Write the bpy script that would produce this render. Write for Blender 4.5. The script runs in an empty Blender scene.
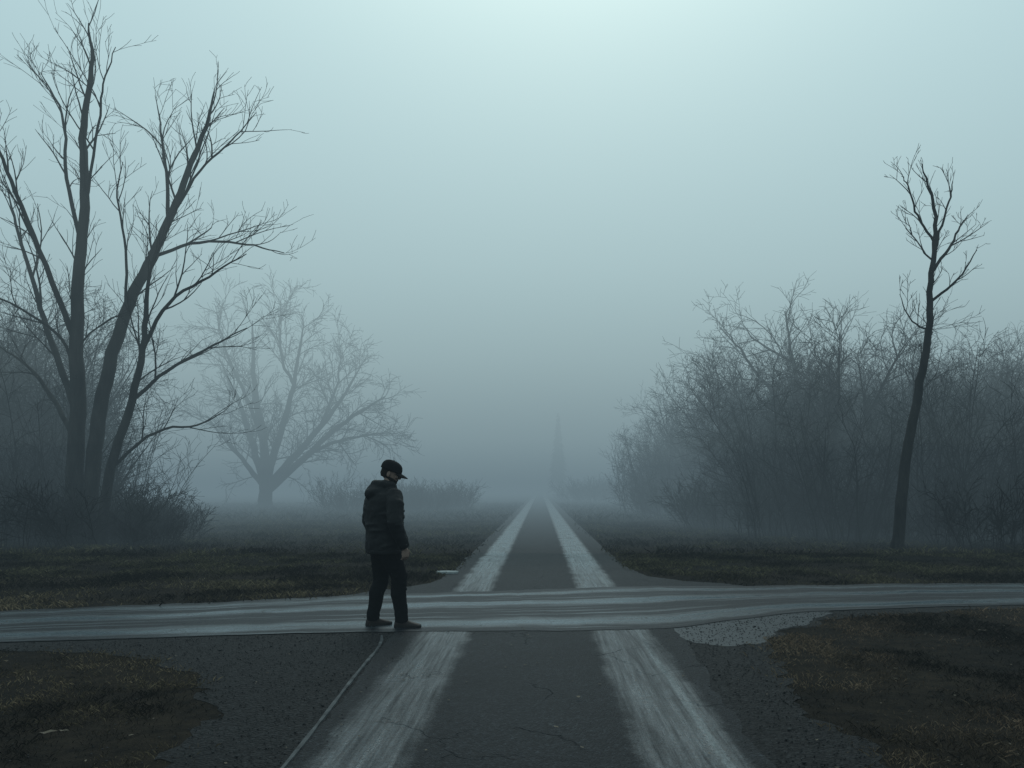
import bpy, math, random, time
import numpy as np
from mathutils import Vector, Matrix, Quaternion
R = math.radians
V = Vector
scene = bpy.context.scene
COL = scene.collection

# ------------------------------------------------------------ helpers
def new_obj(name, mesh, mat=None, parent=None, smooth=False):
    ob = bpy.data.objects.new(name, mesh)
    COL.objects.link(ob)
    if mat: mesh.materials.append(mat)
    if smooth:
        mesh.polygons.foreach_set("use_smooth", [True]*len(mesh.polygons))
    if parent: ob.parent = parent
    return ob

def empty(name, loc=(0,0,0)):
    e = bpy.data.objects.new(name, None); e.location = loc
    e.empty_display_size = 0.3
    COL.objects.link(e); return e

class MB:
    def __init__(s): s.v=[]; s.f=[]
    def tube(s, pts, rad, sides, cap=False, fx=1.0):
        n=len(pts); base=len(s.v)
        t=(pts[1]-pts[0]).normalized()
        a=Vector((0,0,1)) if abs(t.z)<0.9 else Vector((1,0,0))
        u=t.cross(a).normalized()
        cs=[(math.cos(2*math.pi*k/sides), math.sin(2*math.pi*k/sides)) for k in range(sides)]
        for i in range(n):
            if i==0: t=pts[1]-pts[0]
            elif i==n-1: t=pts[-1]-pts[-2]
            else: t=pts[i+1]-pts[i-1]
            t=t.normalized()
            u=(u-t*u.dot(t)).normalized(); w=t.cross(u)
            r=rad[i]; p=pts[i]
            for c,sn in cs:
                s.v.append(p+u*(r*c*fx)+w*(r*sn))
        for i in range(n-1):
            b0=base+i*sides; b1=b0+sides
            for k in range(sides):
                k2=(k+1)%sides
                s.f.append((b0+k,b0+k2,b1+k2,b1+k))
        if cap:
            s.f.append(tuple(base+k for k in reversed(range(sides))))
            s.f.append(tuple(base+(n-1)*sides+k for k in range(sides)))
    def rings(s, rings_, cap=True):
        base=len(s.v); n=len(rings_[0])
        for r in rings_:
            s.v.extend([Vector(p) for p in r])
        for i in range(len(rings_)-1):
            b0=base+i*n; b1=b0+n
            for k in range(n):
                k2=(k+1)%n
                s.f.append((b0+k,b0+k2,b1+k2,b1+k))
        if cap:
            s.f.append(tuple(base+k for k in reversed(range(n))))
            s.f.append(tuple(base+(len(rings_)-1)*n+k for k in range(n)))
    def loft(s, secs, n=28):
        s.rings([[(cx+rx*math.cos(2*math.pi*k/n), cy+ry*math.sin(2*math.pi*k/n), z) for k in range(n)] for cx,cy,z,rx,ry in secs])
    def ball(s, c, rx, ry, rz, n=20, m=12, rot=None):
        rs=[]
        for i in range(m+1):
            ph=-math.pi/2+math.pi*(i+0.02)/(m+0.04)
            ring=[]
            for k in range(n):
                a=2*math.pi*k/n
                p=Vector((rx*math.cos(ph)*math.cos(a), ry*math.cos(ph)*math.sin(a), rz*math.sin(ph)))
                if rot: p=rot@p
                ring.append(p+Vector(c))
            rs.append(ring)
        s.rings(rs)
    def mesh(s, name):
        me=bpy.data.meshes.new(name); me.from_pydata([tuple(v) for v in s.v],[],s.f); me.update(); return me

class NT:
    def __init__(s, nt): s.nt=nt
    def n(s, typ): return s.nt.nodes.new(typ)
    def link(s,a,b): s.nt.links.new(a,b)
    def setin(s, nd, key, val):
        if isinstance(val, bpy.types.NodeSocket): s.link(val, nd.inputs[key])
        else: nd.inputs[key].default_value=val
    def math(s, op, a, b=0.0, c=None, clamp=False):
        nd=s.n('ShaderNodeMath'); nd.operation=op; nd.use_clamp=clamp
        s.setin(nd,0,a); s.setin(nd,1,b)
        if c is not None: s.setin(nd,2,c)
        return nd.outputs[0]
    def mr(s, v, a,b,c=0.0,d=1.0, smooth=False):
        nd=s.n('ShaderNodeMapRange'); nd.interpolation_type='SMOOTHSTEP' if smooth else 'LINEAR'
        s.setin(nd,0,v)
        for i,x in enumerate((a,b,c,d)): s.setin(nd,i+1,x)
        return nd.outputs[0]
    def noise(s, vec, scale, detail=4, rough=0.55, dist=0.0):
        nd=s.n('ShaderNodeTexNoise'); s.setin(nd,'Scale',scale); s.setin(nd,'Detail',detail); s.setin(nd,'Roughness',rough); s.setin(nd,'Distortion',dist)
        if vec is not None: s.link(vec, nd.inputs['Vector'])
        return nd.outputs[0]
    def voro(s, vec, scale, feat='F1', out=0):
        nd=s.n('ShaderNodeTexVoronoi'); nd.feature=feat; s.setin(nd,'Scale',scale)
        s.link(vec, nd.inputs['Vector']); return nd.outputs[out]
    def mapv(s, vec, sc):
        nd=s.n('ShaderNodeMapping'); nd.inputs['Scale'].default_value=sc; s.link(vec, nd.inputs['Vector']); return nd.outputs[0]
    def mix(s, f, a, b):
        nd=s.n('ShaderNodeMix'); nd.data_type='RGBA'
        s.setin(nd,0,f); s.setin(nd,6,a if isinstance(a,bpy.types.NodeSocket) else (*a,1)); s.setin(nd,7,b if isinstance(b,bpy.types.NodeSocket) else (*b,1))
        return nd.outputs[2]
    def mixf(s, f, a, b):
        nd=s.n('ShaderNodeMix'); nd.data_type='FLOAT'
        s.setin(nd,0,f); s.setin(nd,2,a); s.setin(nd,3,b)
        return nd.outputs[0]
    def bump(s, h, strength, dist, prev=None):
        nd=s.n('ShaderNodeBump'); s.setin(nd,'Strength',strength); s.setin(nd,'Distance',dist); s.link(h, nd.inputs['Height'])
        if prev is not None: s.link(prev, nd.inputs['Normal'])
        return nd.outputs[0]

def mat(name):
    m=bpy.data.materials.new(name); m.use_nodes=True
    N=NT(m.node_tree); b=m.node_tree.nodes['Principled BSDF']
    return m,N,b
def objco(N):
    return N.n('ShaderNodeTexCoord').outputs['Object']

# ------------------------------------------------------------ materials
def m_simple(name, c1, c2, scale=8, rough=0.8, bumpd=0.01, bs=0.5, spec=0.3, stretch=(1,1,1)):
    m,N,b=mat(name); co=N.mapv(objco(N),stretch)
    n=N.noise(co,scale,4,0.6)
    N.link(N.mix(N.mr(n,0.35,0.68),c1,c2), b.inputs['Base Color'])
    b.inputs['Roughness'].default_value=rough
    b.inputs['Specular IOR Level'].default_value=spec
    if bumpd: N.link(N.bump(N.noise(co,scale*3,4,0.6),bs,bumpd), b.inputs['Normal'])
    return m

bark=m_simple('bark_mat',(0.009,0.0087,0.0087),(0.036,0.034,0.032),6,0.9,0.02,0.7,0.1,(1,1,0.25))
def m_twig():
    m,N,b=mat('twig_mat'); b.inputs['Base Color'].default_value=(0.012,0.0115,0.011,1); b.inputs['Roughness'].default_value=1.0
    b.inputs['Specular IOR Level'].default_value=0.0; return m
twig=m_twig()

def m_ground():
    m,N,b=mat('ground_mat'); co=objco(N)
    n1=N.noise(co,0.5,4,0.6); n2=N.noise(co,6,5,0.7); n3=N.noise(co,60,3,0.7)
    c=N.mix(N.mr(n1,0.35,0.65),(0.012,0.0105,0.009),(0.030,0.023,0.016))
    c=N.mix(N.mr(n2,0.4,0.7),c,(0.0065,0.006,0.0055))
    c=N.mix(N.mr(n3,0.5,0.8,0,0.5),c,(0.050,0.038,0.028))
    N.link(c,b.inputs['Base Color']); b.inputs['Roughness'].default_value=0.95
    b.inputs['Specular IOR Level'].default_value=0.05
    h=N.math('ADD',N.math('MULTIPLY',n2,1.0),N.math('MULTIPLY',n3,0.4))
    N.link(N.bump(h,0.9,0.05),b.inputs['Normal']); return m

def asphalt_core(N, co, dark=(0.0048,0.0055,0.0068), light=(0.066,0.074,0.085), grain=80):
    v=N.voro(co,grain,'F1',0)
    vc=N.voro(co,grain,'F1',1)
    sep=N.n('ShaderNodeSeparateColor'); N.link(vc,sep.inputs[0])
    big=N.noise(co,1.1,5,0.65)
    fine=N.noise(co,35,4,0.7)
    f=N.math('ADD',N.math('MULTIPLY',sep.outputs[0],0.6),N.math('MULTIPLY',N.mr(fine,0.3,0.7),0.4))
    c=N.mix(N.math('POWER',f,3.6),dark,light)
    c=N.mix(N.mr(big,0.3,0.72,0,0.65),c,dark)
    h=N.math('ADD',N.math('SUBTRACT',0.7,v),N.math('MULTIPLY',fine,0.6))
    return c,h,big,fine

def cracks(N,co,scale,w):
    nco=N.n('ShaderNodeVectorMath'); nco.operation='ADD'
    ns=N.n('ShaderNodeTexNoise'); ns.inputs['Scale'].default_value=2.5; ns.inputs['Detail'].default_value=5; N.link(co,ns.inputs['Vector'])
    sc=N.n('ShaderNodeVectorMath'); sc.operation='SCALE'; N.link(ns.outputs[1],sc.inputs[0]); sc.inputs[3].default_value=0.7
    N.link(co,nco.inputs[0]); N.link(sc.outputs[0],nco.inputs[1])
    d=N.voro(nco.outputs[0],scale,'DISTANCE_TO_EDGE',0)
    return N.mr(d,0.0,w,1.0,0.0)

def m_lane():
    m,N,b=mat('lane_asphalt_mat'); co=objco(N)
    c,h,big,fine=asphalt_core(N,co)
    sx=N.n('ShaderNodeSeparateXYZ'); N.link(co,sx.inputs[0]); X=sx.outputs[0]; Y=sx.outputs[1]
    st=N.noise(N.mapv(co,(4,0.3,1)),1.6,4,0.6)
    st2=N.noise(N.mapv(co,(16,0.5,1)),2.0,4,0.65)
    d1=N.noise(co,1.8,4,0.6); d2=N.noise(co,22,3,0.7)
    xd=N.math('ADD',X,N.math('ADD',N.math('MULTIPLY',N.math('SUBTRACT',d1,0.5),0.18),N.math('MULTIPLY',N.math('SUBTRACT',d2,0.5),0.08)))
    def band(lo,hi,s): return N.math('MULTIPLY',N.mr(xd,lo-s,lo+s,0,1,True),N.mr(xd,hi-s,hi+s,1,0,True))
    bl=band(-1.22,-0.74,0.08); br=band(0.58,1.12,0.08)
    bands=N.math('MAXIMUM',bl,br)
    streak=N.mr(st,0.30,0.62,0.3,1.0); streak2=N.mr(st2,0.30,0.66,0.2,1.0)
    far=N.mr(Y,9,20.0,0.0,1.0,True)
    near_m=N.math('MULTIPLY',streak,streak2)
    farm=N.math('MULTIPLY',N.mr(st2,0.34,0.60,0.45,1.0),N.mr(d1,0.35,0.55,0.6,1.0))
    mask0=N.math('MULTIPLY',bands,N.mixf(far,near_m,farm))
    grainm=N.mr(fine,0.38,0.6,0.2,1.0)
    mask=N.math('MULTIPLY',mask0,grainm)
    xs=N.math('ADD',X,N.math('MULTIPLY',N.math('SUBTRACT',d2,0.5),0.03))
    ln=N.math('MULTIPLY',N.mr(xs,0.98,1.0),N.mr(xs,1.03,1.05,1,0))
    ln=N.math('MULTIPLY',ln,N.mr(fine,0.4,0.6,0.3,1))
    ln=N.math('MULTIPLY',ln,N.mr(st,0.35,0.5,0.3,1))
    sheen_col=N.mix(far,(0.085,0.108,0.123),(0.28,0.335,0.36))  # wet sky sheen painted into the wheel tracks, paler with distance
    c=N.mix(mask,c,sheen_col)
    c=N.mix(N.math('MULTIPLY',ln,0.7),c,(0.18,0.205,0.215))
    cr=N.math('MULTIPLY',cracks(N,co,0.9,0.012),N.mr(N.noise(co,0.8,3),0.48,0.58))
    c=N.mix(N.math('MULTIPLY',cr,0.8),c,(0.003,0.003,0.004))
    N.link(c,b.inputs['Base Color'])
    N.link(N.mixf(mask0,0.5,0.16),b.inputs['Roughness'])
    N.link(N.mixf(mask0,0.07,0.6),b.inputs['Specular IOR Level'])
    h2=N.math('SUBTRACT',h,N.math('MULTIPLY',cr,2.0))
    N.link(N.bump(h2,N.mixf(mask0,0.75,0.45),0.007),b.inputs['Normal']); return m

def m_cross():
    m,N,b=mat('cross_asphalt_mat'); co=objco(N)
    c,h,big,fine=asphalt_core(N,co,(0.007,0.0085,0.011),(0.05,0.057,0.066),110)
    uv=N.n('ShaderNodeUVMap').outputs[0]
    s=N.n('ShaderNodeSeparateXYZ'); N.link(uv,s.inputs[0]); U=s.outputs[0]; Vv=s.outputs[1]
    st=N.noise(N.mapv(uv,(0.3,7,1)),1.5,5,0.65,0.2)
    st3=N.noise(N.mapv(uv,(0.25,20,1)),1.2,4,0.65,0.15)
    dn=N.noise(N.mapv(uv,(0.35,1,1)),2.0,4,0.6)
    vd=N.math('ADD',Vv,N.math('MULTIPLY',N.math('SUBTRACT',dn,0.5),0.18))
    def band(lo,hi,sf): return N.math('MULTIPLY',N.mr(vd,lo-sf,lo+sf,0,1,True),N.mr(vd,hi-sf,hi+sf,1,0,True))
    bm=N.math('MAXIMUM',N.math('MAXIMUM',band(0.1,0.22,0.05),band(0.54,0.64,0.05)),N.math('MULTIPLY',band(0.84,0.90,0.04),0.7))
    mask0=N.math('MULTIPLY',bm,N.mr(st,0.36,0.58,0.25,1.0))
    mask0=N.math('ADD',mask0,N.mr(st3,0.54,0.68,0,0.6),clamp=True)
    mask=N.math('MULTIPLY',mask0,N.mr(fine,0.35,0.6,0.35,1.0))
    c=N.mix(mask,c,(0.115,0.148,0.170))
    cr=N.math('MULTIPLY',cracks(N,co,0.6,0.012),N.mr(N.noise(co,0.7,3),0.45,0.55))
    c=N.mix(N.math('MULTIPLY',cr,0.85),c,(0.003,0.003,0.004))
    N.link(c,b.inputs['Base Color'])
    wet=N.math('ADD',N.math('MULTIPLY',mask0,0.85),0.08,clamp=True)
    N.link(N.mixf(wet,0.45,0.07),b.inputs['Roughness'])
    N.link(N.mixf(wet,0.05,0.7),b.inputs['Specular IOR Level'])
    N.link(N.bump(N.math('SUBTRACT',h,cr),N.mixf(wet,0.65,0.10),0.006),b.inputs['Normal']); return m

def m_shoulder():
    m,N,b=mat('gravel_mat'); co=objco(N)
    c,h,big,fine=asphalt_core(N,co,(0.0045,0.0045,0.005),(0.048,0.050,0.053),48)
    N.link(c,b.inputs['Base Color'])
    b.inputs['Roughness'].default_value=0.6
    b.inputs['Specular IOR Level'].default_value=0.08
    N.link(N.bump(h,0.9,0.014),b.inputs['Normal']); return m

def m_attr(name, rough=0.9, spec=0.05):
    m,N,b=mat(name)
    a=N.n('ShaderNodeAttribute'); a.attribute_name='Col'
    N.link(a.outputs[0],b.inputs['Base Color'])
    b.inputs['Roughness'].default_value=rough; b.inputs['Specular IOR Level'].default_value=spec
    return m

# ------------------------------------------------------------ layout
def smooth_edge(xs, ys, grid, k=9):
    y=np.interp(grid,xs,ys); ker=np.ones(k)/k
    yp=np.pad(y,(k//2,k//2),mode='edge'); return np.convolve(yp,ker,'valid')
gx=np.arange(-60,60.01,0.1)
YU=smooth_edge([-60,-25,-12,-6.5,-2,1.5,7.5,14,60],[-14,1.5,7.5,9.65,11.3,12.1,12.35,12.7,16],gx,13)
YL=smooth_edge([-60,-25,-12,-5.2,-1.7,1.3,2.1,3.1,6.2,14,60],[-17,-0.8,5.6,7.7,8.3,8.4,8.95,9.6,10.2,10.6,13.6],gx,7)
rs=np.random.RandomState(3)
def wob(n,amp,k):
    a=rs.randn(n); a=np.convolve(a,np.ones(k)/k,'same')*math.sqrt(k); return a*amp
YU=YU+wob(len(gx),0.03,5)+wob(len(gx),0.06,21); YL=YL+wob(len(gx),0.015,5)+wob(len(gx),0.02,15)

me=MB()
S=700
me.v=[Vector(p) for p in ((-S,-S,0),(S,-S,0),(S,S,0),(-S,S,0))]; me.f=[(0,1,2,3)]
new_obj('ground',me.mesh('ground'),m_ground())

def vnoise(x,y,s,seed):
    x=np.asarray(x,float);y=np.asarray(y,float)
    r=np.random.RandomState(seed); g=r.rand(256,256)
    X=x*s+500; Y=y*s+500; xi=np.floor(X).astype(int); yi=np.floor(Y).astype(int); fx=X-xi; fy=Y-yi
    fx=fx*fx*(3-2*fx); fy=fy*fy*(3-2*fy)
    a=g[xi%256,yi%256]; b=g[(xi+1)%256,yi%256]; c=g[xi%256,(yi+1)%256]; d=g[(xi+1)%256,(yi+1)%256]
    return (a*(1-fx)+b*fx)*(1-fy)+(c*(1-fx)+d*fx)*fy
def ragged(pts,amp,sub=0.06):
    out=[]; n=len(pts)
    for i in range(n-1):
        a=V((*pts[i],0)); b=V((*pts[i+1],0)); L=(b-a).length; k=max(1,int(L/sub)) if L<6 else 1
        for j in range(k):
            p=a.lerp(b,j/k)
            dx=(vnoise(p.x,p.y,1.7,31)-.5)*1.6+(vnoise(p.x,p.y,6,32)-.5)*.9+(vnoise(p.x,p.y,18,33)-.5)*.5
            dy=(vnoise(p.x,p.y,1.7,41)-.5)*1.2+(vnoise(p.x,p.y,6,42)-.5)*.7+(vnoise(p.x,p.y,18,43)-.5)*.4
            out.append((p.x+float(dx)*amp,p.y+float(dy)*amp))
    out.append(pts[-1]); return out
def flat(name,pts,z,material):
    me=bpy.data.meshes.new(name); me.from_pydata([(p[0],p[1],z) for p in pts],[],[tuple(range(len(pts)))]); me.update()
    return new_obj(name,me,material)
gm=m_shoulder()
def cr_(pts,k=6):
    res=[]
    P=[pts[0]]+list(pts)+[pts[-1]]
    for i in range(1,len(P)-2):
        p0,p1,p2,p3=[np.array(q,float) for q in P[i-1:i+3]]
        for j in range(k):
            t=j/k
            res.append(tuple(0.5*((2*p1)+(-p0+p2)*t+(2*p0-5*p1+4*p2-p3)*t*t+(-p0+3*p1-3*p2+p3)*t**3)))
    res.append(tuple(pts[-1])); return res
Lsh=cr_([(-7.5,7.25),(-4.9,7.35),(-3.55,6.95),(-2.75,6.25),(-2.2,5.4),(-1.98,4.3),(-1.9,2.5),(-1.9,-8)],4)
Rsh=cr_([(8.5,10.2),(5.2,9.75),(3.3,9.1),(2.5,8.1),(2.2,7.3),(1.97,6),(1.8,4.3),(1.75,2.5),(1.75,-8)],4)
Lr=ragged(Lsh,0.2); Rr=ragged(Rsh,0.2)
flat('gravel_shoulder',Lr+[(-1.2,-8),(-1.2,9.2),(-7.5,8.2)],0.004,gm)
flat('gravel_shoulder',Rr+[(1.1,-8),(1.1,9.4),(3.5,10.5),(8.5,11.2)],0.004,gm)
polyL=ragged(Lsh,0.2,0.25)+[(-1.2,-8),(-1.2,9.2),(-7.5,8.2)]
polyR=ragged(Rsh,0.2,0.25)+[(1.1,-8),(1.1,9.4),(3.5,10.5),(8.5,11.2)]
lp=[(-1.34,-8),(-1.34,0),(-1.36,4),(-1.46,7),(-1.5,9.5),(-3.4,10.3),(-2.6,11.3),(-2.05,11.9),(-1.75,12.6),(-1.6,14),(-1.55,18),(-1.55,40),(-1.55,420)]
rp=[(1.22,-8),(1.24,0),(1.26,4),(1.38,7),(1.5,9.5),(3.6,11),(3.0,12.45),(2.3,12.8),(1.85,13.5),(1.65,15),(1.6,18),(1.6,40),(1.6,420)]
polyLane=lp+rp[::-1]
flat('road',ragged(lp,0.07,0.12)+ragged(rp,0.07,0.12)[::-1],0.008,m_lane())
vs=[];fs=[];uvs=[];NV=6
for i,x in enumerate(gx):
    for j in range(NV+1):
        t=j/NV; vs.append((x,YL[i]*(1-t)+YU[i]*t,0.012)); uvs.append((x,t))
for i in range(len(gx)-1):
    for j in range(NV):
        a=i*(NV+1)+j; fs.append((a,a+NV+1,a+NV+2,a+1))
mm=bpy.data.meshes.new('crossing_road'); mm.from_pydata(vs,[],fs); ul=mm.uv_layers.new(name='UVMap')
vi=np.zeros(len(mm.loops),dtype=np.int32); mm.loops.foreach_get('vertex_index',vi)
ul.data.foreach_set('uv',np.array(uvs)[vi].reshape(-1))
new_obj('crossing_road',mm,m_cross())
# paler asphalt tongue where the crossing meets the right-hand shoulder
tg=cr_([(1.25,8.75),(1.35,7.9),(1.75,7.55),(2.25,7.75),(2.5,8.3),(3.0,9.0),(3.6,9.85)],5)
flat('road_apron',ragged(tg,0.12,0.05)+[(3.4,10.2),(1.3,9.3)],0.0062,m_simple('apron_mat',(0.010,0.0115,0.014),(0.040,0.046,0.053),18,0.35,0.006,0.5,0.25))
ed=MB(); pts=[Vector((np.interp(y,[-3,4.26,7.3],[-1.33,-1.375,-1.50])+0.008*math.sin(y*1.7),y,0.0)) for y in np.arange(-3,7.3,0.25)]
pts+= [Vector((-1.515,7.5,0)),Vector((-1.55,7.8,0)),Vector((-1.60,8.05,0))]
r_=[]
for i,p in enumerate(pts):
    w=0.015+0.004*math.sin(i*2.1); z=0.016
    r_.append([(p.x-w,p.y,0.002),(p.x+w,p.y,0.002),(p.x+w*0.8,p.y,z),(p.x-w*0.8,p.y,z)])
ed.rings(r_)
new_obj('road_edging',ed.mesh('road_edging'),m_simple('concrete_mat',(0.015,0.0175,0.02),(0.085,0.093,0.098),7,0.6,0.005,0.6,0.15))

sl=MB(); rr=[]
for z,s in ((0.0,1.0),(0.03,1.0),(0.04,0.93)):
    rr.append([(0.19*s*math.cos(a)*(1+0.12*math.sin(3*a)),0.13*s*math.sin(a)*(1+0.1*math.cos(2*a)),z) for a in np.linspace(0,2*math.pi,15)[:-1]])
sl.rings(rr); o=new_obj('stone_slab',sl.mesh('stone_slab'),m_simple('slab_mat',(0.18,0.20,0.21),(0.30,0.32,0.32),15,0.7)); o.location=(-1.62,13.9,0.009)

# ------------------------------------------------------------ grass
def inpoly(px,py,poly):
    inside=np.zeros(len(px),bool); n=len(poly); j=n-1
    for i in range(n):
        xi,yi=poly[i]; xj,yj=poly[j]
        c=((yi>py)!=(yj>py))&(px<(xj-xi)*(py-yi)/((yj-yi)+1e-12)+xi)
        inside^=c; j=i
    return inside
def blades(name, regions, seed):
    r=np.random.RandomState(seed)
    PX=[];PY=[];H=[];W=[]
    for (x0,x1,y0,y1,cnt,h,w) in regions:
        x=r.uniform(x0,x1,cnt); y=r.uniform(y0,y1,cnt)
        jx=x+r.normal(0,0.09,cnt); jy=y+r.normal(0,0.09,cnt)
        bad=inpoly(jx,jy,polyL)|inpoly(jx,jy,polyR)
        lo=np.interp(jx,gx,YL); hi=np.interp(jx,gx,YU); bad|=(jy>lo-0.02)&(jy<hi+0.02)
        k=inpoly(jx,jy,polyLane); bad|=k
        dn=vnoise(x,y,1.3,1)*0.6+vnoise(x,y,5,2)*0.4
        keep=(~bad)&(r.rand(cnt)<np.clip((dn-0.28)*3,0.12,1))
        PX.append(x[keep]);PY.append(y[keep]); dd=dn[keep]
        H.append(h*r.uniform(0.35,1.25,keep.sum())*(0.5+dd)); W.append(np.full(keep.sum(),w)*r.uniform(0.6,1.3,keep.sum()))
    x=np.concatenate(PX);y=np.concatenate(PY);h=np.concatenate(H);w=np.concatenate(W); n=len(x)
    a=r.uniform(0,2*math.pi,n); l=r.uniform(0.1,1.8,n)*h; la=r.uniform(0,2*math.pi,n)
    P=np.zeros((n,4,3))
    ca=np.cos(a)*w;sa=np.sin(a)*w
    P[:,0]=np.stack([x-ca,y-sa,np.zeros(n)],1);P[:,1]=np.stack([x+ca,y+sa,np.zeros(n)],1)
    mx=x+np.cos(la)*l*0.35;my=y+np.sin(la)*l*0.35
    P[:,2]=np.stack([mx+ca*0.7,my+sa*0.7,h*0.62],1)
    P[:,3]=np.stack([x+np.cos(la)*l,y+np.sin(la)*l,h],1)
    me=bpy.data.meshes.new(name); me.vertices.add(n*4); me.vertices.foreach_set('co',P.reshape(-1))
    idx=(np.arange(n)[:,None]*4+np.array([0,1,2,0,2,3])[None]).reshape(-1)
    me.loops.add(n*6); me.loops.foreach_set('vertex_index',idx)
    me.polygons.add(n*2); me.polygons.foreach_set('loop_start',np.arange(n*2)*3); me.polygons.foreach_set('loop_total',np.full(n*2,3))
    me.update()
    q=vnoise(x,y,0.9,7)*0.6+vnoise(x,y,3,9)*0.4
    t=np.clip((q-0.42)*3.4+r.uniform(-0.2,0.3,n),0,1)[:,None]
    c1=np.array([[0.018,0.0155,0.011]])
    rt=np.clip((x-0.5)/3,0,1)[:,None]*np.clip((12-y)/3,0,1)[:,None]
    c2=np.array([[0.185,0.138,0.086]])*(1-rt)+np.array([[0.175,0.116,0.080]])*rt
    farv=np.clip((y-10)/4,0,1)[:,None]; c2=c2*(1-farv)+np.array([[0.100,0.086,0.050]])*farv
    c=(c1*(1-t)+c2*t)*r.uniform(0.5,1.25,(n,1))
    C=np.ones((n,4,4)); C[:,:,:3]=c[:,None,:]
    at=me.color_attributes.new('Col','FLOAT_COLOR','POINT'); at.data.foreach_set('color',C.reshape(-1))
    return me
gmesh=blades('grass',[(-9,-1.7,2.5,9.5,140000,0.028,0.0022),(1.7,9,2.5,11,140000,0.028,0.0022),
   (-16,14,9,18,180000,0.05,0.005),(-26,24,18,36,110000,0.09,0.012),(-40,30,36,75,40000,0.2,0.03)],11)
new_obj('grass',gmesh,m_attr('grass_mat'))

def stones(name, seed, n):
    r=np.random.RandomState(seed)
    ico=np.array([Vector(v).normalized()[:] for v in ((0,0,1),(0.9,0,0.4),(0.28,0.85,0.4),(-0.72,0.53,0.4),(-0.72,-0.53,0.4),(0.28,-0.85,0.4),(0,0,-0.6))])
    fc=np.array([(0,1,2),(0,2,3),(0,3,4),(0,4,5),(0,5,1),(6,2,1),(6,3,2),(6,4,3),(6,5,4),(6,1,5)])
    x=np.where(r.rand(n)<0.5,r.uniform(-5,-1.2,n),r.uniform(1.1,4.5,n)); y=r.uniform(3.5,10,n)
    ins=inpoly(x,y,polyL)|inpoly(x,y,polyR)
    keep=(ins|(r.rand(n)<0.15))
    lo=np.interp(x,gx,YL); rd=(y>lo-0.02)|inpoly(x,y,polyLane)
    keep&=(~rd)|(r.rand(n)<0.06)
    x=x[keep];y=y[keep];k=len(x)
    s=r.uniform(0.003,0.008,k)*np.where(r.rand(k)<0.02,2,1)
    a=r.uniform(0,6.28,k); sc=np.stack([r.uniform(.7,1.4,k),r.uniform(.7,1.4,k),r.uniform(.4,.8,k)],1)
    P=ico[None]*sc[:,None,:]*s[:,None,None]*r.uniform(.85,1.15,(k,7,1))
    c,sn=np.cos(a)[:,None],np.sin(a)[:,None]
    Q=np.stack([P[:,:,0]*c-P[:,:,1]*sn+x[:,None],P[:,:,0]*sn+P[:,:,1]*c+y[:,None],P[:,:,2]+0.009],2)
    F=(fc[None]+np.arange(k)[:,None,None]*7).reshape(-1)
    me=bpy.data.meshes.new(name); me.vertices.add(k*7); me.vertices.foreach_set('co',Q.reshape(-1))
    me.loops.add(k*30); me.loops.foreach_set('vertex_index',F); me.polygons.add(k*10)
    me.polygons.foreach_set('loop_start',np.arange(k*10)*3); me.polygons.foreach_set('loop_total',np.full(k*10,3)); me.update()
    return me
new_obj('gravel',stones('gravel',4,24000),m_simple('stone_mat',(0.006,0.006,0.0065),(0.055,0.056,0.057),12,0.7,0.002,0.3,0.1))

def leaves():
    r=random.Random(8); mb=MB()
    def leaf(x,y,s,z=0.016):
        a=r.uniform(0,6.28); b=len(mb.v); q=Quaternion((0,0,1),a)
        for (u,v,w) in ((-1,0,.1),(-.3,.45,.25),(.5,.35,.1),(1,0,.35),(.5,-.35,.15),(-.3,-.45,.3),(0,0,0)):
            mb.v.append(Vector((x,y,z))+q@Vector((u*s,v*s,w*s*0.8)))
        for i in range(6): mb.f.append((b+6,b+i,b+(i+1)%6))
    for i in range(280):
        leaf(r.uniform(-6,6),r.uniform(3.6,12),r.uniform(0.008,0.018))
    for x,y,s in ((-2.95,4.78,0.05),(-2.88,4.82,0.03),(4.55,8.2,0.05),(3.3,5.0,0.03),(0.27,5.6,0.03),(0.1,4.9,0.02)):
        leaf(x,y,s,0.03)
    return mb.mesh('fallen_leaves')
new_obj('fallen_leaves',leaves(),m_simple('leaf_mat',(0.04,0.028,0.018),(0.17,0.14,0.10),5,0.7))

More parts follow.
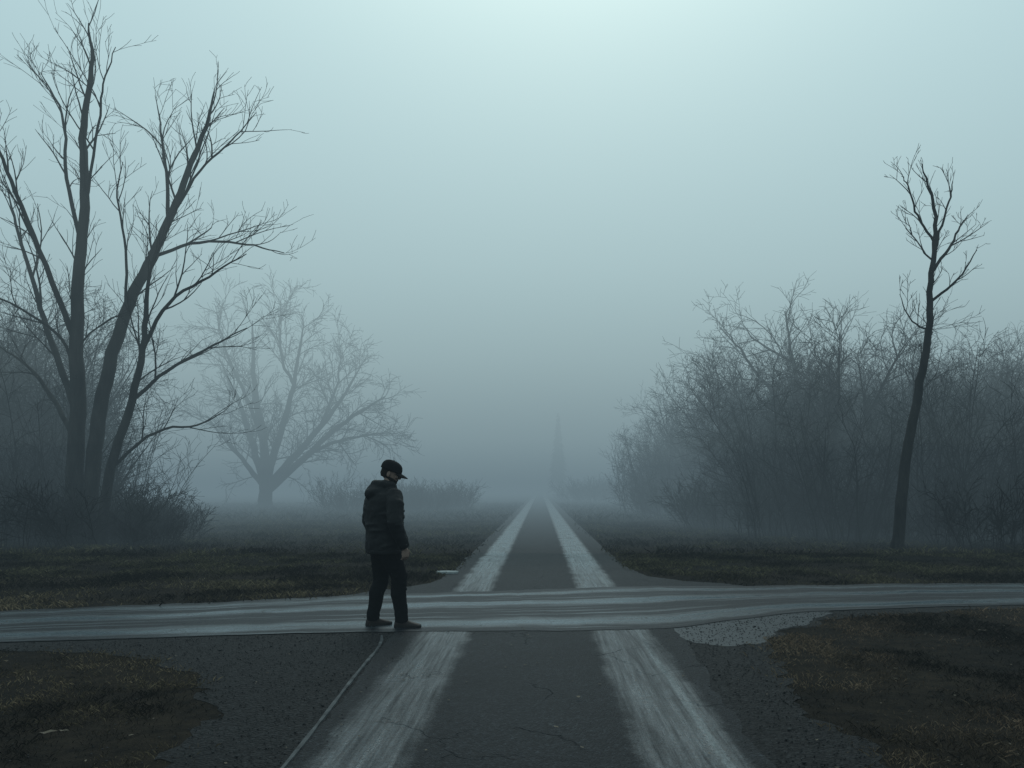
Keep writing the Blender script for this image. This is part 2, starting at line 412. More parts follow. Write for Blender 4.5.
# ------------------------------------------------------------ trees
def catmull(pts,k,rnd,j):
    out=[]; P=[pts[0]*2-pts[1]]+pts+[pts[-1]*2-pts[-2]]
    for i in range(1,len(P)-2):
        p0,p1,p2,p3=P[i-1:i+3]
        for q in range(k):
            t=q/k
            v=0.5*((2*p1)+(p2-p0)*t+(2*p0-5*p1+4*p2-p3)*t*t+(3*p1-p0-3*p2+p3)*t**3)
            if out: v=v+Vector((rnd.gauss(0,j),rnd.gauss(0,j),rnd.gauss(0,j)))
            out.append(v)
    out.append(pts[-1]); return out
def grow(tb,pts,r0,r1,lvl,maxl,dens,clen,rnd,up=0.25,t0=0.2,ang=(25,55),pw=0.8,curve=1.0,rmin=0.004,taper=0.55):
    n=len(pts)
    rad=[r1+(r0-r1)*(1-i/(n-1))**pw for i in range(n)]
    sides=10 if r0>0.12 else 7 if r0>0.05 else 4 if r0>0.02 else 3
    tb.tube(pts,rad,sides)
    if lvl>=maxl: return
    L=sum((pts[i+1]-pts[i]).length for i in range(n-1))
    cnt=max(1,int(L*(1-t0)*dens+rnd.random()))
    for c in range(cnt):
        t=t0+(1-t0)*((c+rnd.random())/cnt); t=min(t,0.99)
        f=t*(n-1); i=int(f); p=pts[i].lerp(pts[i+1],f-i); tan=(pts[i+1]-pts[i]).normalized()
        rr=rad[i]
        ax=tan.cross(Vector((rnd.gauss(0,1),rnd.gauss(0,1),rnd.gauss(0,1))))
        if ax.length<1e-3: continue
        d=Quaternion(ax.normalized(),R(rnd.uniform(*ang)))@tan
        d=(d+Vector((0,0,up*0.6))).normalized()
        l=clen*(1-taper*t)*rnd.uniform(0.5,1.3)
        ns=6 if l>1.0 else 4 if l>0.5 else 3
        q=[p]; dd=d; curl=Vector((rnd.gauss(0,1),rnd.gauss(0,1),rnd.gauss(0,0.6)))*0.09*curve
        for s in range(ns):
            dd=(dd+curl+Vector((rnd.gauss(0,.06),rnd.gauss(0,.06),rnd.gauss(0,.06)+up*0.22))).normalized()
            q.append(q[-1]+dd*(l/ns))
        cr0=min(rr*0.6,0.006+0.013*l) 
        cr0=max(cr0,rmin*1.15)
        grow(tb,q,cr0,max(rmin,cr0*0.2),lvl+1,maxl,dens*1.5,clen*0.5,rnd,up,0.12,ang,pw,curve,rmin,taper)

def guided_tree(name,loc,limbs,seed,maxl,dens,clen,up=0.25,jit=0.02,ang=(25,55),depth_spread=0.35,flare=True,rmin=0.004,curve=1.0,taper=0.55):
    rnd=random.Random(seed); tb=MB(); done=[]; sg=1
    for (pp,r0,r1,t0) in limbs:
        sg=-sg
        y0=rnd.uniform(-.12,.12)
        P=[]; d=0; start=None
        if pp[0][1]>0.5 and done:
            start=min((q for C in done for q in C), key=lambda q:(q.x-pp[0][0])**2+(q.z-pp[0][1])**2)
            y0=start.y; dy=sg*rnd.uniform(.4,1)*depth_spread
        else: dy=rnd.uniform(-1,1)*0.08
        for i,p in enumerate(pp):
            if i>0: d+=dy*math.dist(p,pp[i-1])*(0.6 if i>2 else 1)
            P.append(Vector((p[0],y0+d,p[1])))
        if start is not None: P[0]=start.copy()
        C=catmull(P,5,rnd,jit); done.append(C)
        grow(tb,C,r0,r1,0,maxl,dens,clen,rnd,up,t0,ang,0.8,curve,rmin,taper)
        if flare and P[0].z<0.5 and r0>0.1:
            for k in range(5):
                a=k*1.26+rnd.random(); s=P[0]+Vector((0,0,0.45)); e=P[0]+Vector((math.cos(a)*r0*2.2,math.sin(a)*r0*2.2,-0.08))
                tb.tube([s,(s+e)/2+Vector((0,0,-0.08)),e],[r0*0.6,r0*0.5,r0*0.2],6)
    me=tb.mesh(name); ob=new_obj(name,me,bark,None,True); ob.location=loc
    return ob

Lt=[
 ([(-.08,-.1),(-.05,1.98),(-.03,3.83),(-.08,5.7),(-.03,7.5),(.08,9.4),(.03,11.2),(.24,12.8),(.13,14.0)],.24,.015,.3),
 ([(-.08,3.6),(-.8,5.15),(-1.45,6.7),(-2.1,8.5),(-2.5,9.8)],.10,.012,.2),
 ([(-.08,5.5),(-.66,7.3),(-1.2,9.1),(-1.7,10.4),(-2.4,11.6)],.08,.012,.2),
 ([(-.03,7.9),(-.53,9.9),(-.8,11.7),(-1.45,12.9)],.06,.012,.2),
 ([(.03,9.0),(.66,11),(.92,12),(1.3,12.9)],.045,.01,.2),
 ([(-.1,2.6),(-.9,3.9),(-1.9,4.9),(-2.9,5.5)],.075,.012,.2),
 ([(-.08,4.6),(-.5,5.6),(-1.5,6.3),(-2.4,6.6)],.05,.01,.2),
 ([(.30,-.1),(.42,2.5),(.66,4.36),(1.13,6.2),(1.7,7.5),(2.24,8.7),(2.7,10),(3.2,11.3),(3.4,12.3)],.21,.015,.35),
 ([(1.1,6.1),(1.3,7.8),(1.2,9.1),(1.4,10)],.045,.01,.2),
 ([(2.2,8.6),(2.0,10.2),(1.7,11.3),(1.6,12.0)],.055,.011,.15),
 ([(2.35,8.8),(3.3,9.9),(4.2,10.5),(4.95,11.2)],.05,.01,.15),
 ([(1.85,7.7),(3.0,8.2),(4.2,8.2),(5.2,8.0)],.05,.01,.15),
 ([(.62,-.1),(1.0,2),(1.6,3.8),(1.95,5.4),(2.05,6.7),(2.35,8)],.14,.012,.4),
 ([(1.55,3.7),(2.4,4.6),(3.5,5.3),(4.4,5.8)],.055,.01,.15),
 ([(1.85,5),(2.8,6.2),(4,6.8),(5.0,7.3)],.055,.01,.15),
 ([(1.02,2.1),(2,3),(3,3.2),(3.7,3.6)],.045,.009,.15),
]
guided_tree('bare_tree',(-12.27,21,0),Lt,5,3,1.8,2.3,up=0.22,ang=(18,45),jit=0.012,rmin=0.0045,depth_spread=0.3)
Rt=[
 ([(0,-.1),(.14,1.43),(.31,2.6),(.55,3.8),(.79,5.0),(.84,6.2),(.98,7.4),(.91,8.4),(.67,9.3)],.14,.01,.42),
 ([(.93,6.6),(1.4,7.3),(1.8,7.9),(2.0,8.2)],.045,.009,.1),
 ([(.96,7.5),(.5,8),(.25,8.6),(.05,8.9)],.04,.009,.1),
 ([(.8,5.2),(.4,5.6),(.2,6.2)],.025,.007,.1),
 ([(.86,5.9),(1.4,6.45),(1.75,7.1)],.035,.008,.1),
 ([(.98,7.2),(1.25,8.0),(1.5,8.7),(1.55,9.0)],.035,.008,.1),
 ([(.95,7.0),(.5,7.3),(.15,7.9)],.028,.008,.1),
]
guided_tree('bare_tree',(8.52,19,0),Rt,12,3,3.2,1.0,up=0.30,ang=(20,50),jit=0.012,rmin=0.0045,depth_spread=0.3)
Mt=[
 ([(0,-.2),(.1,1.2),(0,2.6),(-.1,6),(-1,11),(-1.3,17)],.75,.05,.35),
 ([(0,2.0),(-1.2,5.5),(-2.8,9.5),(-5.0,13.8)],.42,.04,.15),
 ([(.1,2.2),(1.5,6),(3.2,11),(4.3,16.5)],.42,.04,.15),
 ([(.2,1.6),(3,5),(6.5,9),(9.0,13)],.42,.04,.15),
 ([(.3,1.4),(4,4.5),(8,7.8),(12,10)],.38,.04,.15),
 ([(.1,1.8),(-2,4),(-4.3,6.3),(-6.3,8.5)],.28,.04,.15),
 ([(4.5,5),(7.5,6),(10,6.5),(12.3,6.8)],.17,.03,.1),
 ([(3.1,10.5),(2,13),(1.5,16),(1.5,18.5)],.17,.03,.1),
 ([(-.1,6),(-1.5,10),(-3.2,14),(-3.8,17)],.22,.03,.1),
 ([(5,7.2),(6.5,11),(7,14.5)],.17,.03,.1),
]
guided_tree('bare_tree',(-20.4,59,0),Mt,21,3,1.5,4.4,up=0.05,jit=0.05,ang=(20,55),rmin=0.015,curve=1.2,taper=0.3,depth_spread=0.2).scale=(.76,.76,.82)
Nt=[
 ([(0,-.1),(-.3,2),(-1,4.2),(-1.6,7),(-1.9,9.3)],.2,.02,.35),
 ([(-.4,2.4),(-2.2,3.6),(-4.2,4.6),(-6.2,5.6)],.11,.015,.15),
 ([(-.9,4.0),(-2.6,5.6),(-3.9,7.2),(-4.7,8.2)],.10,.015,.15),
 ([(-.6,3.2),(.5,5.5),(1,7.5),(1.2,9.3)],.10,.015,.15),
 ([(-3,4.1),(-4.2,5.9),(-5.2,6.6)],.06,.012,.1),
 ([(-1.6,6.8),(-3,8.0),(-3.6,8.8)],.06,.012,.1),
]
guided_tree('bare_tree',(12.75,35,0),Nt,33,3,2.0,2.6,up=0.05,jit=0.03,ang=(25,60),rmin=0.007,curve=1.2,taper=0.4)

def shrub_mesh(name,seed,h,stems,spread,lean=0.25,dens=2.2,clen=1.4,maxl=2,r=0.03,rmin=0.006,t0=0.12):
    rnd=random.Random(seed); tb=MB()
    for s in range(stems):
        a=rnd.uniform(0,6.28); q=math.sqrt(rnd.random())*spread
        p=Vector((math.cos(a)*q,math.sin(a)*q,-0.05)); hh=h*rnd.uniform(0.45,1.08)
        d=Vector((math.cos(a)*lean*rnd.uniform(0,1.6),math.sin(a)*lean*rnd.uniform(0,1.6),1)).normalized()
        pts=[p]
        for k in range(7):
            d=(d+Vector((rnd.gauss(0,.09),rnd.gauss(0,.09),0.01))).normalized(); pts.append(pts[-1]+d*hh/7)
        r0=r*rnd.uniform(0.6,1.3)*(hh/h)
        grow(tb,pts,r0,rmin,0,maxl,dens,clen,rnd,0.15,t0,(22,60),0.8,1.3,rmin,0.45)
    return tb.mesh(name)
SV=[shrub_mesh('shrub_tall_%d'%i,50+i,5.0,26,1.5,0.35,2.8,1.4,2,0.028,0.005) for i in range(3)]
TV=[shrub_mesh('shrub_tree_%d'%i,60+i,8.6,9,0.6,0.42,2.4,2.6,3,0.08,0.006,0.18) for i in range(4)]
LV=[shrub_mesh('shrub_low_%d'%i,80+i,1.7,80,1.6,0.5,4,0.8,2,0.012,0.006) for i in range(3)]
for m_ in SV+TV+LV: m_.materials.append(twig)
def thicket(name, items, seed):
    rnd=random.Random(seed); e=empty(name)
    for k,(x,y,s,kind) in enumerate(items):
        me=rnd.choice({'t':SV,'T':TV,'l':LV}[kind])
        o=bpy.data.objects.new('shrub_%d'%k,me); COL.objects.link(o); o.parent=e
        o.location=(x,y,0); o.rotation_euler=(0,0,rnd.uniform(0,6.28)); o.scale=(s*rnd.uniform(.9,1.15),s*rnd.uniform(.9,1.15),s)
    return e
rnd=random.Random(77)
it=[]
for i in range(72):
    x=rnd.uniform(6.5,24); y=20.2+rnd.uniform(0,4.5)+max(0,(11-x))*1.8
    it.append((x,y,rnd.uniform(0.45,1.15),'l'))
for i in range(80):
    y=rnd.uniform(23,41); x=rnd.uniform(0.25*y,0.68*y)
    it.append((x,y,rnd.uniform(0.55,1.1)*(1 if x/y>.36 else .75),'t'))
for i in range(58):
    y=rnd.uniform(26,44); x=rnd.uniform(0.25*y,0.72*y)
    it.append((x,y,rnd.uniform(0.74,1.08)*(0.80+0.012*(y-26)),'T'))
for i in range(16):
    y=rnd.uniform(40,64); x=rnd.uniform(0.15*y,0.32*y)
    it.append((x,y,rnd.uniform(0.5,0.9),'T'))
for i in range(24):
    y=rnd.uniform(38,66); x=rnd.uniform(0.12*y,0.3*y)
    it.append((x,y,rnd.uniform(0.5,0.95),'t'))
for i in range(16):
    y=rnd.uniform(34,60); x=rnd.uniform(0.16*y,0.32*y)
    it.append((x,y,rnd.uniform(0.8,1.4),'l'))
thicket('thicket',it,1)
it=[]
for i in range(34):
    y=rnd.uniform(20.5,27); x=rnd.uniform(-0.75*y,-0.47*y)
    it.append((x,y,rnd.uniform(0.35,1.0)*(1 if x/y<-.52 else .65),'l'))
for i in range(40):
    y=rnd.uniform(22,38); x=rnd.uniform(-0.78*y,-0.53*y)
    it.append((x,y,rnd.uniform(0.55,1.1),'t'))
for i in range(24):
    y=rnd.uniform(25,42); x=rnd.uniform(-0.80*y,-0.56*y)
    it.append((x,y,rnd.uniform(0.75,1.15),'T'))
thicket('thicket',it,2)
it=[]
for i in range(14):
    y=rnd.uniform(48,60); x=rnd.uniform(-0.25*y,-0.12*y)
    it.append((x,y,rnd.uniform(0.6,1.2),'l'))
for i in range(12):
    y=rnd.uniform(75,110); x=rnd.uniform(0.05*y,0.13*y)
    it.append((x,y,rnd.uniform(1.0,1.8),'l'))
thicket('hedge',it,3)

def pine(h=15):
    r=random.Random(2); tb=MB(); tb.tube([Vector((0,0,0)),Vector((0,0,h*.5)),Vector((0,0,h))],[.28,.16,.03],7)
    for i in range(700):
        t=r.random()**0.8; z=1.5+(h-1.6)*t; L=(1-t)*2.0*r.uniform(.4,1.1)+.3; a=r.uniform(0,6.28)
        d=Vector((math.cos(a),math.sin(a),0)); s=Vector((-d.y,d.x,0))*0.22*L
        p=Vector((0,0,z)); b=len(tb.v)
        tb.v+= [p,p+d*L*.5+s+Vector((0,0,-.1*L)),p+d*L+Vector((0,0,-.45*L)),p+d*L*.5-s+Vector((0,0,-.1*L))]
        tb.f.append((b,b+1,b+2,b+3))
    return tb.mesh('pine_tree')
o=new_obj('pine_tree',pine(14),m_simple('needle_mat',(0.02,0.03,0.02),(0.04,0.055,0.035),3)); o.location=(3.0,132,0)

# ------------------------------------------------------------ man
def cloth(name,c1,c2,rough=0.8,spec=0.25,sc=9):
    m,N,b=mat(name); co=objco(N)
    n=N.noise(co,sc,4,0.6)
    N.link(N.mix(N.mr(n,0.35,0.65),c1,c2),b.inputs['Base Color'])
    b.inputs['Roughness'].default_value=rough; b.inputs['Specular IOR Level'].default_value=spec
    N.link(N.bump(N.noise(co,260,2),0.3,0.001),b.inputs['Normal'])
    return m
jm=cloth('jacket_mat',(0.005,0.0055,0.0065),(0.0095,0.010,0.0115),0.6,0.15)
tm=cloth('trouser_mat',(0.003,0.0035,0.004),(0.006,0.0065,0.0075),0.9,0.05)
capm=cloth('cap_mat',(0.0045,0.0045,0.005),(0.008,0.008,0.009),0.85,0.08)
shm=cloth('shoe_mat',(0.011,0.0065,0.0055),(0.020,0.012,0.010),0.5,0.25)
solem=m_simple('sole_mat',(0.008,0.007,0.0065),(0.016,0.014,0.013),20,0.8)
hairm=m_simple('hair_mat',(0.006,0.005,0.004),(0.016,0.0125,0.0095),60,0.8,0.004,0.8,0.1)
skin,N,b=mat('skin_mat'); n=N.noise(objco(N),14,4)
N.link(N.mix(n,(0.17,0.11,0.088),(0.25,0.17,0.138)),b.inputs['Base Color']); b.inputs['Roughness'].default_value=0.55
b.inputs['Specular IOR Level'].default_value=0.3
eyem=m_simple('eye_mat',(0.02,0.015,0.01),(0.03,0.02,0.015),5,0.2)
man=empty('man',(-1.66,8.55,0.014)); man.rotation_euler=(0,0,R(38))
def remesh(mb,name,material,vox,sm=6,disp=0.0,dsize=0.12,parent=None):
    me=mb.mesh(name); o=new_obj(name,me,material,parent or man)
    r=o.modifiers.new('r','REMESH'); r.mode='VOXEL'; r.voxel_size=vox; r.use_smooth_shade=True
    s=o.modifiers.new('s','SMOOTH'); s.factor=0.5; s.iterations=sm
    if disp:
        t=bpy.data.textures.new(name+'_t','CLOUDS'); t.noise_scale=dsize; t.noise_depth=2
        d=o.modifiers.new('d','DISPLACE'); d.texture=t; d.strength=disp; d.mid_level=0.5
    return o
def folds(mb,center,rad,z0,z1,n,seed,amp=.012):
    r=random.Random(seed)
    for i in range(n):
        a0=r.uniform(0,6.28); span=r.uniform(.7,1.6); z=r.uniform(z0,z1); dz=r.uniform(-.04,.04); pts=[]
        for k in range(7):
            a=a0+span*k/6; c=center(z+dz*k/6); rr=rad(z+dz*k/6)
            pts.append(V((c[0]+math.cos(a)*rr[0],c[1]+math.sin(a)*rr[1],z+dz*k/6)))
        mb.tube(pts,[amp*.2,amp*.7,amp,amp*1.1,amp,amp*.7,amp*.2],8,cap=True)
J=MB()
KX,KY=1.16,1.20
secs=[(-.01,0,.80,.150,.185),(-.01,0,.83,.165,.200),(-.01,0,.90,.168,.2),(-.012,0,1.0,.160,.195),(-.015,0,1.12,.163,.205),(-.015,0,1.25,.168,.220),(-.02,0,1.35,.160,.225),(-.022,0,1.42,.138,.205)]
J.loft([(a,b_,c,d*KX,e*KY) for a,b_,c,d,e in secs]+[(0.0,0,1.47,.124,.176),(.015,0,1.51,.09,.107),(.03,0,1.56,.076,.080)])
zz=[s[2] for s in secs]
folds(J,lambda z:(-.013,0),lambda z:(np.interp(z,zz,[s[3]*KX for s in secs]),np.interp(z,zz,[s[4]*KY for s in secs])),.86,1.36,26,3,.013)
ARM=((-1,(-.070,-.345,1.13),(.045,-.335,.875)),(1,(-.03,.34,1.13),(.09,.31,.89)))
for sgn,el,wr in ARM:
    sh=V((-.015,.225*sgn,1.40)); e=V(el); w=V(wr)
    pts=[V((0,.10*sgn,1.41)),sh,sh.lerp(e,.3)+V((0,.02*sgn,0)),sh.lerp(e,.7),e,e.lerp(w,.4),e.lerp(w,.8),w,w.lerp(e,-.06)]
    J.tube(pts,[.07,.092,.092,.084,.078,.074,.065,.058,.050],18,cap=True)
    def ce(z,sh=sh,e=e,w=w):
        p=sh.lerp(e,(sh.z-z)/(sh.z-e.z)) if z>e.z else e.lerp(w,(e.z-z)/(e.z-w.z)); return (p.x,p.y)
    folds(J,ce,lambda z:(.072+.02*(z-.9),.072+.02*(z-.9)),.92,1.33,13,9+sgn,.010)
J.tube([V((.085,-.065,1.49)),V((.03,-.105,1.515)),V((-.06,-.105,1.52)),V((-.12,0,1.515)),V((-.06,.105,1.52)),V((.03,.105,1.515)),V((.085,.065,1.49))],[.028,.04,.055,.06,.055,.04,.028],14,cap=True)
J.tube([V((-.07,-.11,1.47)),V((-.15,-.06,1.44)),V((-.185,0,1.42)),V((-.15,.06,1.44)),V((-.07,.11,1.47))],[.035,.055,.06,.055,.035],14,cap=True)
J.ball((-.14,0,1.46),.06,.10,.07)
remesh(J,'jacket',jm,.010,4,.014,.07)
hb=MB(); n=40; rr=[]
for z,k in ((.785,.98),(.79,1.02),(.83,1.035),(.84,1.0)):
    rr.append([(-.01+.160*KX*k*math.cos(a),.195*KY*k*math.sin(a),z) for a in np.linspace(0,2*math.pi,n+1)[:-1]])
hb.rings(rr); remesh(hb,'jacket_hem',jm,.008,3,.006,.05)
for i,(sg,e,w) in enumerate(ARM):
    e=V(e);w=V(w); cb=MB(); cb.tube([w.lerp(e,.14),w.lerp(e,.12),w.lerp(e,.02),w],[.053,.063,.061,.049],16,cap=True)
    remesh(cb,'cuff_%d'%i,jm,.006,2)
Tr=MB()
Tr.loft([(-.0,0,.74,.13,.165),(-.0,0,.80,.145,.19),(-.0,0,.88,.14,.18),(0,0,.95,.125,.165)])
feet=[]
for sg,fx,fy,kx in ((-1,.12,-.155,.10),(1,-.07,.135,.01)):
    hip=V((0,.095*sg,.84)); kn=V((kx,.125*sg,.49)); an=V((fx-.01,fy,.10))
    Tr.tube([hip+V((0,0,.04)),hip+V((0,0,-.06)),hip.lerp(kn,.5),kn+V((0,0,.05)),kn+V((-.005,0,-.04)),kn.lerp(an,.35)+V((-.02,0,0)),kn.lerp(an,.7),an+V((0,0,.03)),an+V((.004,0,-.04))],
           [.115,.12,.104,.088,.084,.083,.073,.069,.072],18,cap=True)
    def ce(z,h=hip,k=kn,a=an):
        p=h.lerp(k,(h.z-z)/(h.z-k.z)) if z>k.z else k.lerp(a,(k.z-z)/(k.z-a.z)); return (p.x,p.y)
    rd=lambda z:(np.interp(z,[.1,.45,.8],[.067,.082,.112]),)*2
    folds(Tr,ce,rd,.11,.24,7,20+sg,.011); folds(Tr,ce,rd,.38,.58,7,30+sg,.010); folds(Tr,ce,rd,.6,.76,4,40+sg,.010)
    feet.append((fx,fy,sg))
remesh(Tr,'trousers',tm,.010,4,.010,.06)
for i,(fx,fy,sg) in enumerate(feet):
    q=Quaternion((0,0,1),R(-40 if sg<0 else -8))
    secs=[(-.085,.030,.05),(-.075,.038,.085),(-.03,.042,.105),(.02,.042,.10),(.07,.045,.072),(.12,.050,.056),(.165,.046,.045),(.19,.034,.034),(.20,.018,.022)]
    up_=MB(); rr=[]
    for x,w,h in secs:
        ring=[]
        for k in range(16):
            a=2*math.pi*k/16; yy=math.cos(a)*w; z_=math.sin(a)
            z_=.018+(h-.018)*max(0,z_)**.8 if z_>0 else .018+.012*z_
            ring.append(q@V((x,yy,z_))+V((fx,fy,0)))
        rr.append(ring)
    up_.rings(rr); o=new_obj('shoe_%d'%i,up_.mesh('shoe'),shm,man,True)
    sm=o.modifiers.new('s','SUBSURF'); sm.levels=1; sm.render_levels=1
    so=MB(); rr=[]
    out=[(-.092,0),(-.085,.03),(-.05,.042),(0,.042),(.06,.046),(.12,.054),(.17,.05),(.197,.034),(.206,0)]
    full=out+[(x,-y) for x,y in out[-2:0:-1]]
    for z,k in ((0,.97),(.004,1.0),(.024,1.0),(.028,.96)):
        rr.append([q@V(((x-.05)*k+.05,y*k,z))+V((fx,fy,0)) for x,y in full])
    so.rings(rr); new_obj('sole_%d'%i,so.mesh('sole'),solem,man)
def hand(name,wrist,down,palmn,fwd):
    d=down.normalized(); f=(fwd-d*fwd.dot(d)).normalized(); p=d.cross(f).normalized()
    if p.dot(palmn)<0: p=-p
    H=MB()
    def W(a,b,c): return wrist+d*a+f*b+p*c
    rr=[]
    for a,hw,th in ((-.035,.026,.021),(0,.028,.02),(.03,.038,.017),(.07,.043,.016),(.092,.041,.013),(.098,.034,.009)):
        rr.append([W(a,hw*math.cos(t),th*math.sin(t)) for t in np.linspace(0,2*math.pi,17)[:-1]])
    H.rings(rr)
    for j,(b0,L,r0) in enumerate(((.031,.072,.0092),(.0105,.080,.0095),(-.0105,.075,.0090),(-.031,.060,.0080))):
        q=[W(.082,b0,0)]; ang=R(10)
        for k,(fr,bd) in enumerate(((.12,6),(.4,18),(.02,10),(.27,22),(.02,8),(.2,6))):
            ang+=R(bd); q.append(q[-1]+(d*math.cos(ang)+p*math.sin(ang)+f*(b0*1.5))*L*fr)
        H.tube(q,[r0*1.05,r0*1.05,r0,r0*.98,r0*.9,r0*.86,r0*.6],10,cap=True)
    q=[W(.015,.022,.004),W(.035,.042,.010),W(.058,.055,.018),W(.078,.058,.026),W(.088,.056,.030)]
    H.tube(q,[.015,.0135,.011,.0098,.006],10,cap=True)
    return remesh(H,name,skin,.0032,3)
hand('hand_r',V((.052,-.334,.858)),V((.12,.02,-1)),V((0,1,0)),V((1,0,0)))
hand('hand_l',V((.098,.307,.873)),V((.14,-.02,-1)),V((0,-1,0)),V((1,0,0)))
nk=MB(); nk.tube([V((.0,0,1.44)),V((.03,0,1.52)),V((.052,0,1.60))],[.06,.056,.055],18,cap=True)
remesh(nk,'neck',skin,.008,2)
head=empty('head',(.065,0,1.642)); head.parent=man; head.rotation_euler=(0,R(22),R(-34)); head.scale=(1.05,1.05,1.05)
Hd=MB()
Hd.ball((-.012,0,.022),.096,.077,.098,24,16)
Hd.loft([(.042,0,-.112,.026,.026),(.036,0,-.098,.045,.045),(.026,0,-.07,.062,.058),(.02,0,-.035,.070,.066),(.015,0,0,.076,.070),(.008,0,.03,.080,.074)],24)
Hd.ball((.088,0,-.018),.018,.014,.012)
Hd.tube([V((.080,0,.020)),V((.092,0,.004)),V((.107,0,-.012)),V((.098,0,-.024))],[.009,.011,.014,.011],12,cap=True)
for s in (-1,1):
    Hd.tube([V((.078,0,.024)),V((.079,.022*s,.027)),V((.066,.05*s,.022))],[.009,.010,.008],10,cap=True)
    Hd.ball((.066,.045*s,-.012),.02,.018,.016); Hd.ball((.088,.010*s,-.019),.010,.009,.008)
Hd.ball((.087,0,-.047),.012,.024,.006); Hd.ball((.084,0,-.058),.012,.021,.007); Hd.ball((.075,0,-.09),.018,.02,.016)
remesh(Hd,'face',skin,.0045,2,parent=head)
for s in (-1,1):
    E=MB(); rt=Matrix.Rotation(R(12*s),3,'Z')
    E.ball((-.012,.078*s,-.008),.019,.007,.031,14,10,rt); E.ball((-.004,.080*s,-.026),.010,.006,.012)
    remesh(E,'ear_%d'%s,skin,.003,1,parent=head)
    ey=MB(); ey.ball((.075,.031*s,.008),.011,.012,.009); new_obj('eye_%d'%s,ey.mesh('eye'),eyem,head,True)
B=MB(); B.loft([(.045,0,-.122,.022,.024),(.04,0,-.108,.047,.047),(.03,0,-.08,.066,.063),(.024,0,-.052,.068,.069),(.015,0,-.034,.060,.070)],24)
B.ball((.089,0,-.038),.010,.026,.006)
remesh(B,'beard',hairm,.005,1,.006,.02,parent=head)
Hr=MB(); Hr.loft([(-.03,0,-.058,.058,.060),(-.028,0,-.03,.075,.072),(-.024,0,0,.082,.078),(-.02,0,.04,.088,.081),(-.018,0,.06,.085,.078)],24)
remesh(Hr,'hair',hairm,.005,1,.006,.02,parent=head)
C=MB(); rr=[]
for i,(z,k) in enumerate(((.024,1.0),(.045,1.01),(.07,.985),(.095,.90),(.115,.74),(.128,.5),(.134,.25),(.1355,.03))):
    rr.append([(-.008+.112*k*math.cos(a)-.0012*i,.091*k*math.sin(a),z) for a in np.linspace(0,2*math.pi,33)[:-1]])
C.rings(rr); C.ball((-.018,0,.137),.007,.007,.004)
new_obj('cap_crown',C.mesh('cap_crown'),capm,head,True)
Bm=MB(); NR=8;NA=15; grid=[]
for i in range(NR):
    row=[]
    for j in range(NA):
        a=R(-58+116*j/(NA-1)); t=i/(NR-1); x0=-.008+.110*math.cos(a); y0=.089*math.sin(a)
        row.append((x0+.080*t*math.cos(a*0.95)**.6, y0*(1-.10*t), .036-.30*y0*y0*(1-.1*t)**2/.089-.012*t*t-t*.008))
    grid.append(row)
for off in (0,-.005):
    for row in grid:
        for x,y,z in row: Bm.v.append(V((x,y,z+off)))
nn=NR*NA
for i in range(NR-1):
    for j in range(NA-1):
        a=i*NA+j; Bm.f.append((a,a+NA,a+NA+1,a+1)); Bm.f.append((nn+a,nn+a+1,nn+a+NA+1,nn+a+NA))
edge=[j for j in range(NA)]+[i*NA+NA-1 for i in range(1,NR)]+[(NR-1)*NA+j for j in range(NA-2,-1,-1)]+[i*NA for i in range(NR-2,0,-1)]
for k in range(len(edge)):
    a=edge[k];b_=edge[(k+1)%len(edge)]; Bm.f.append((a,b_,nn+b_,nn+a))
new_obj('cap_brim',Bm.mesh('cap_brim'),capm,head,True)

# ------------------------------------------------------------ fog: thin mist plus a bank behind the junction, self-glowing in place of scattered skylight, more so with height
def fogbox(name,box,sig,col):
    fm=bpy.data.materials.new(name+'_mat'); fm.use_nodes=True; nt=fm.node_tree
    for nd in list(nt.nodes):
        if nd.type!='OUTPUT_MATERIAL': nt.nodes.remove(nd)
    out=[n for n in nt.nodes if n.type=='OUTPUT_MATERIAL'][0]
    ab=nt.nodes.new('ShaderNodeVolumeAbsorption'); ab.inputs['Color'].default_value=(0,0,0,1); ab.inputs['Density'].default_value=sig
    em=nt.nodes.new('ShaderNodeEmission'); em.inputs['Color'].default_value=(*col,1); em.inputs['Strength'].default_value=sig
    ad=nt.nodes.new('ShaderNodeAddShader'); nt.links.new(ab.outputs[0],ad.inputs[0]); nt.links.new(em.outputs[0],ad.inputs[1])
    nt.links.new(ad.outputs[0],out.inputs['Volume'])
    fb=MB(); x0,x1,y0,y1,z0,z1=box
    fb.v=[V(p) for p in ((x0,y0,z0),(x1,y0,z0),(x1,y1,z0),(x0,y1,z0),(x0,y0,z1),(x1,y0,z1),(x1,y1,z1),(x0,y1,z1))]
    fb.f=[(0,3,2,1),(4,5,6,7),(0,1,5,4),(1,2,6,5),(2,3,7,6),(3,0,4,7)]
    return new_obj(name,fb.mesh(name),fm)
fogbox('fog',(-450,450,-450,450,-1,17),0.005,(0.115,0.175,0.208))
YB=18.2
fogbox('fog_bank',(-440,440,YB,440,-0.8,2.6),0.022,(0.168,0.238,0.272))
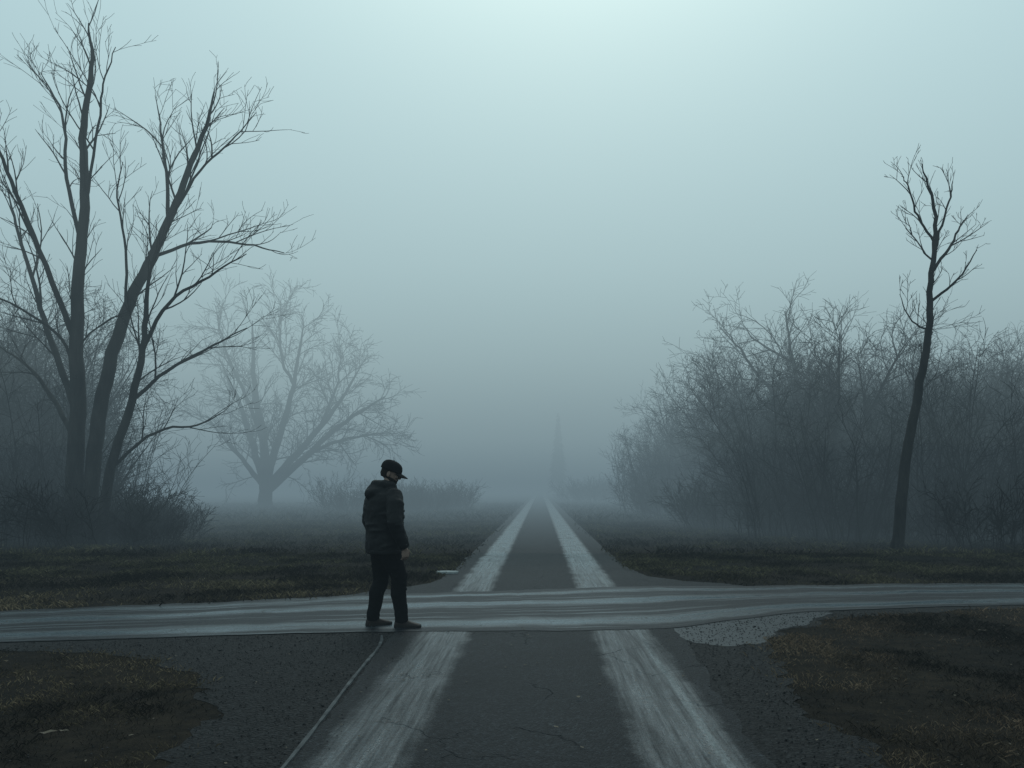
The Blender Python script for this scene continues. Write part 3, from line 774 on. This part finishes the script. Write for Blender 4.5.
fogbox('fog_bank',(-440,440,YB,440,2.604,4.4),0.022,(0.200,0.280,0.312))
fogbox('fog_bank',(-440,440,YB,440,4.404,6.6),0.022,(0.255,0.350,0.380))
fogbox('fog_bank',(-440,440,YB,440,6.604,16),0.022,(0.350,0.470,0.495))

# ------------------------------------------------------------ light
SE,SR=R(51),R(3)
w=bpy.data.worlds.new('World'); scene.world=w; w.use_nodes=True; nt=w.node_tree
bg=nt.nodes['Background']; sky=nt.nodes.new('ShaderNodeTexSky'); sky.sky_type='NISHITA'; sky.sun_disc=False
sky.sun_elevation=SE; sky.sun_rotation=SR; sky.air_density=1.0; sky.dust_density=5.0
tn=nt.nodes.new('ShaderNodeMix'); tn.data_type='RGBA'; tn.blend_type='MULTIPLY'; tn.inputs[0].default_value=1.0
tn.inputs[7].default_value=(0.76,0.98,1.0,1)
nt.links.new(sky.outputs[0],tn.inputs[6])
mx=nt.nodes.new('ShaderNodeMix'); mx.data_type='RGBA'; mx.inputs[0].default_value=0.72
mx.inputs[7].default_value=(6.2,8.8,9.0,1)
nt.links.new(tn.outputs[2],mx.inputs[6]); nt.links.new(mx.outputs[2],bg.inputs['Color'])
bg.inputs['Strength'].default_value=0.095
sd=bpy.data.lights.new('sun','SUN'); sd.energy=0.5; sd.angle=R(40); sd.color=(1.0,0.98,0.95)
so=bpy.data.objects.new('sun',sd); COL.objects.link(so)
dirv=V((math.sin(SR)*math.cos(SE),math.cos(SR)*math.cos(SE),math.sin(SE)))
so.rotation_euler=(-dirv).to_track_quat('-Z','Y').to_euler()
so.location=(0,0,60)

# ------------------------------------------------------------ camera
cd=bpy.data.cameras.new('camera'); cam=bpy.data.objects.new('camera',cd); COL.objects.link(cam)
cam.location=(0,0,1.5); cam.rotation_euler=(R(90),0,0)
cd.lens=28; cd.sensor_width=36; cd.shift_x=-28/1024; cd.shift_y=104/1024
cd.clip_start=0.05; cd.clip_end=3000
scene.camera=cam
scene.view_settings.view_transform='Standard'; scene.view_settings.look='None'; scene.view_settings.exposure=0
